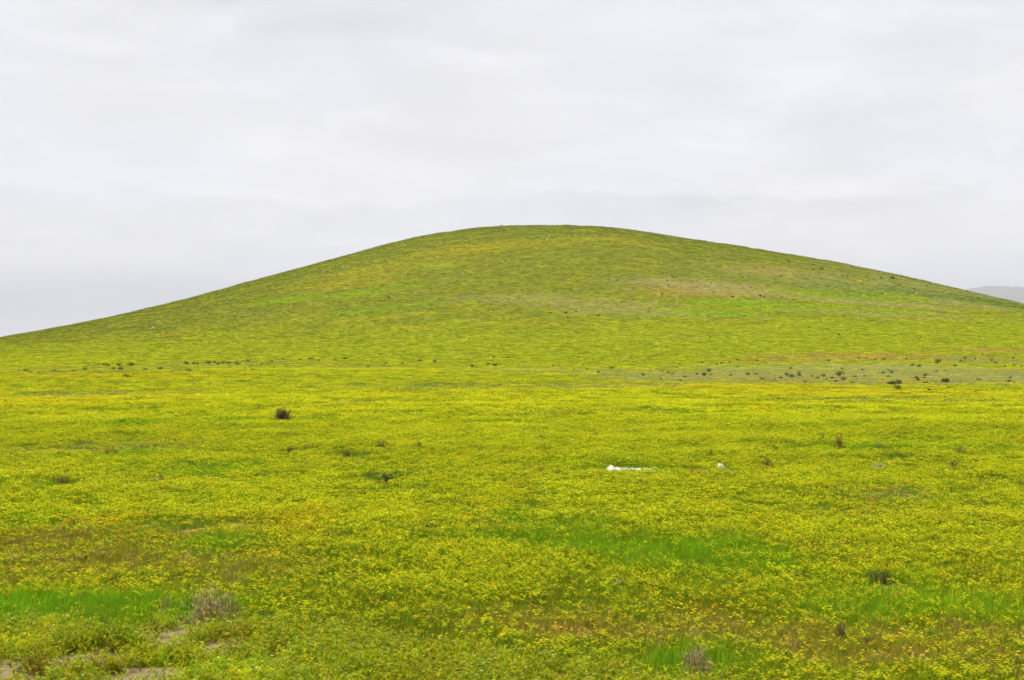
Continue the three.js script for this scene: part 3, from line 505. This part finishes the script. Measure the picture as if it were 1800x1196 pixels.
// a thing stands clear of tall growth all round, out to its fourth number in metres towards the open side
function isClear(x, D) {
  const l = clearGrid.get(Math.floor(x / 4) + ',' + Math.floor(D / 4)); if (!l) return false;
  for (const c of l) { const dx = Math.abs(x - c[0]), dd = c[1] - D; if (dx < c[2] && dd > -c[2] * 0.7 && dd < c[3]) return true; }
  return false;
}
const M4 = new THREE.Matrix4(), Q = new THREE.Quaternion(), E = new THREE.Euler(), V = new THREE.Vector3(), SC = new THREE.Vector3();
class Planting {
  constructor(shapes, mat) { this.shapes = shapes; this.mat = mat; this.m = shapes.map(() => []); this.c = shapes.map(() => []); this.n = 0; }
  add(x, D, sx, sy, r, col, sink = 0.01) {
    const i = Math.floor(r() * this.shapes.length);
    E.set((r() - 0.5) * 0.16, r() * 6.283, (r() - 0.5) * 0.16); Q.setFromEuler(E); V.set(x, height(x, D) - sink, -D); SC.set(sx, sy, sx); M4.compose(V, Q, SC);
    const a = this.m[i]; for (let k = 0; k < 16; k++) a.push(M4.elements[k]); this.c[i].push(col[0], col[1], col[2]); this.n++;
  }
  into(group, name) {
    this.shapes.forEach((g, i) => {
      const n = this.m[i].length / 16; if (!n) return;
      const o = new THREE.InstancedMesh(g, this.mat, n); o.instanceMatrix.array.set(this.m[i]); o.instanceColor = new THREE.InstancedBufferAttribute(new Float32Array(this.c[i]), 3);
      o.name = name; o.castShadow = o.receiveShadow = true; o.userData.kind = 'stuff'; group.add(o);
    });
  }
}
const zone = (seed, D0, D1, perM2, fn) => {                 // even random spots in the fan of ground before the camera
  const r = rngOf(seed), U = 0.43, n = Math.round(perM2 * U * (D1 * D1 - D0 * D0));
  for (let i = 0; i < n; i++) { const D = Math.sqrt(D0 * D0 + r() * (D1 * D1 - D0 * D0)), x = (2 * r() - 1) * U * (D + 0.6); fn(x, D, r); }
};
const grassNear = new Planting([1, 2, 3, 4].map((s) => grassPatch(500 + s, 16, 0.055, 0.05, 0.15, 0.0042)), leafMat);
const grassMid = new Planting([1, 2, 3, 4].map((s) => grassPatch(510 + s, 34, 0.17, 0.05, 0.12, 0.007)), leafMat);
const grassFar = new Planting([1, 2, 3].map((s) => grassPatch(520 + s, 44, 0.36, 0.05, 0.12, 0.018)), farLeafMat);
const grassHill = new Planting([1, 2, 3].map((s) => grassPatch(530 + s, 26, 0.32, 0.02, 0.075, 0.04, 1.2, 0.12)), farLeafMat);
const flowNear = new Planting([1, 2, 3, 4].map((s) => flowerPatch(600 + s, 1, 0.02, 0.09, 0.19, 9, 0.035, 0.0100, 4)), petalMat);
const flowMid = new Planting([1, 2, 3, 4].map((s) => flowerPatch(610 + s, 7, 0.19, 0.09, 0.18, 10, 0.05, 0.0115, 2)), petalMat);
const flowFar = new Planting([1, 2, 3].map((s) => flowerPatch(620 + s, 22, 0.40, 0.08, 0.16, 6, 0.07, 0.0175, 0, 4, 0.004)), farPetalMat);
const flowHill = new Planting([1, 2, 3].map((s) => flowerPatch(630 + s, 18, 0.5, 0.04, 0.08, 4, 0.1, 0.03, 0, 4, 0.006)), farPetalMat);
const daisies = new Planting([1, 2, 3].map((s) => flowerPatch(640 + s, 1, 0.01, 0.09, 0.15, 2, 0.02, 0.0105, 2, 6)), petalMat);
const weeds = new Planting([1, 2, 3, 4].map((s) => weedPatch(650 + s, 11, 0.075)), leafMat);
const straw = new Planting([1, 2, 3].map((s) => dryPatch(660 + s, 8, 0.07, 0.05, 0.12)), strawMat);

const clodShape = (seed) => { const g = new THREE.IcosahedronGeometry(0.5, 1), p = g.getAttribute('position'), L = g.clone(); for (let i = 0; i < p.count; i++) { const k = 0.8 + 0.4 * noise3(p.getX(i) * 2.5 + seed, p.getY(i) * 2.5, p.getZ(i) * 2.5); L.getAttribute('position').setXYZ(i, p.getX(i) * k, p.getY(i) * k * 0.7, p.getZ(i) * k); } L.setAttribute('color', new THREE.Float32BufferAttribute(new Float32Array(p.count * 3).fill(1), 3)); L.computeVertexNormals(); return L; };
const clods = new Planting([1, 2, 3].map(clodShape), plain(1, 1, 1));
const tint = (c, r, s) => { const k = jit(r, s); return [c.r * k * jit(r, s), c.g * k, c.b * k]; };
const yellowOf = (c, r) => { const g = r() < c.gold ? 1 : 0, k = jit(r, 0.13); return g ? [0.80 * k, 0.57 * k * jit(r, 0.1), 0.008] : [0.675 * k * jit(r, 0.07), 0.69 * k, 0.008]; };
zone(1, 5.6, 17, 290, (x, D, r) => {
  const c = cover(x, D); if (r() < c.soil * 0.95 && c.soil > 0.6 && r() < 0.96) return; if (isClear(x, D) && r() < 0.75) return;
  if (c.verge > r()) { const bare = noise(x / 0.55 + 9, D / 0.7); if (bare > 0.40 + 0.25 * smoothstep(x, -2.4, 0.2) && r() < 0.85) return; if (r() < 0.55) weeds.add(x, D, 0.8 + 0.6 * r(), 0.7 + 0.6 * r(), r, [...tint(c, r, 0.2).slice(0, 2), 0.008]); else if (r() < 0.35) grassNear.add(x, D, 0.8, 0.6 + 0.4 * r(), r, tint(c, r, 0.2)); return; }
  const s = 0.8 + 0.5 * r(); grassNear.add(x, D, s, s * (0.45 + 0.65 * c.h), r, tint(c, r, 0.18));
});
zone(2, 5.6, 20, 540, (x, D, r) => {
  if (r() < smoothstep(D, 13.5, 20)) return;
  const c = cover(x, D); if (c.verge > 0.4 || c.soil > 0.6 || isClear(x, D)) return;
  if (r() < c.F * 0.9) { const y = yellowOf(c, r); if (r() < c.gold) daisies.add(x, D, 0.9 + 0.4 * r(), 0.8 + 0.5 * r(), r, y); else flowNear.add(x, D, 0.8 + 0.5 * r(), (0.75 + 0.4 * r()) * (0.6 + 0.4 * c.h), r, y); }
});
zone(3, 5.6, 24, 30, (x, D, r) => {
  const c = cover(x, D); if (c.verge > 0.3 || isClear(x, D)) return;
  if (r() < c.dry * 0.9 + 0.05) { const k = jit(r, 0.25); straw.add(x, D, 0.8 + 0.6 * r(), 0.6 + 0.6 * r(), r, r() < 0.5 ? [0.46 * k, 0.36 * k, 0.13 * k] : [0.36 * k, 0.235 * k, 0.07 * k]); }
});
zone(10, 5.6, 11, 420, (x, D, r) => { const c = cover(x, D); if (c.verge < 0.3 && c.soil < 0.5) return; if (r() > 0.25 + c.soil) return; const s = 0.004 + 0.022 * Math.pow(r(), 3), k = jit(r, 0.3); clods.add(x, D, s, s, r, [0.34 * k, 0.255 * k, 0.165 * k], -s * 0.2); });
zone(4, 16, 42, 46, (x, D, r) => {
  const c = cover(x, D); if (isClear(x, D) && r() < 0.85) return; const s = 0.8 + 0.5 * r();
  grassMid.add(x, D, s, s * (0.4 + 0.65 * c.h), r, tint(c, r, 0.18));
});
zone(5, 13, 56, 46, (x, D, r) => { if (r() > smoothstep(D, 12, 18) * (1 - smoothstep(D, 36, 56))) return; const c = cover(x, D); if (isClear(x, D)) return; if (r() < c.F) flowMid.add(x, D, 0.8 + 0.5 * r(), (0.75 + 0.4 * r()) * (0.55 + 0.45 * c.h), r, yellowOf(c, r)); });
zone(6, 41, 126, 8, (x, D, r) => { const c = cover(x, D); if (isClear(x, D)) return; const s = 0.8 + 0.5 * r(); grassFar.add(x, D, s, s * (0.35 + 0.65 * c.h), r, tint(c, r, 0.16)); });
zone(7, 36, 126, 7, (x, D, r) => { if (r() > smoothstep(D, 34, 56)) return; const c = cover(x, D); if (isClear(x, D)) return; if (r() < c.F) flowFar.add(x, D, 0.8 + 0.5 * r(), (0.75 + 0.4 * r()) * (0.5 + 0.5 * c.h), r, yellowOf(c, r)); });
zone(8, 125, 332, 7.5, (x, D, r) => { const c = cover(x, D); if (isClear(x, D)) return; const s = 0.7 + 0.7 * r(); grassHill.add(x, D, s, s * (0.35 + 0.65 * c.h), r, tint(c, r, 0.09)); });
zone(9, 122, 332, 3.8, (x, D, r) => { const c = cover(x, D); if (isClear(x, D)) return; if (r() < c.F) flowHill.add(x, D, 0.7 + 0.6 * r(), (0.75 + 0.4 * r()) * (0.5 + 0.5 * c.h), r, yellowOf(c, r)); });

function stuffGroup(name, label, category, parts) { const o = new THREE.Group(); o.name = name; tag(o, label, category, null, 'stuff'); for (const [p, n] of parts) p.into(o, n); scene.add(o); }
stuffGroup('meadow_grass', 'short green and olive grass covering the whole meadow floor', 'grass', [[grassNear, 'grass_tufts'], [grassMid, 'grass_tufts'], [grassFar, 'grass_tufts']]);
stuffGroup('yellow_wildflowers', 'dense yellow wildflowers carpeting the meadow', 'wildflowers', [[flowNear, 'flower_stalks'], [flowMid, 'flower_stalks'], [flowFar, 'flower_stalks']]);
stuffGroup('golden_daisies', 'scattered orange-yellow daisies in the foreground grass', 'wildflowers', [[daisies, 'daisy_stalks']]);
stuffGroup('verge_weeds', 'low bright green weeds with pale heads on the near verge', 'weeds', [[weeds, 'weed_shoots']]);
stuffGroup('straw_grass', 'dry brownish straw and seed heads in the foreground', 'dry grass', [[straw, 'straw_stalks']]);
stuffGroup('soil_clods', 'small crumbs of brown earth on the bare verge', 'soil', [[clods, 'clods']]);
stuffGroup('hill_grass', 'short olive grass covering the face of the hill', 'grass', [[grassHill, 'grass_tufts']]);
stuffGroup('hill_wildflowers', 'yellow flowers thinning out up the foot of the hill', 'wildflowers', [[flowHill, 'flower_stalks']]);
console.log('plants', [grassNear, grassMid, grassFar, grassHill, flowNear, flowMid, flowFar, flowHill, daisies, weeds, straw].map((p) => p.n).join(' '));

renderer.render(scene, camera);
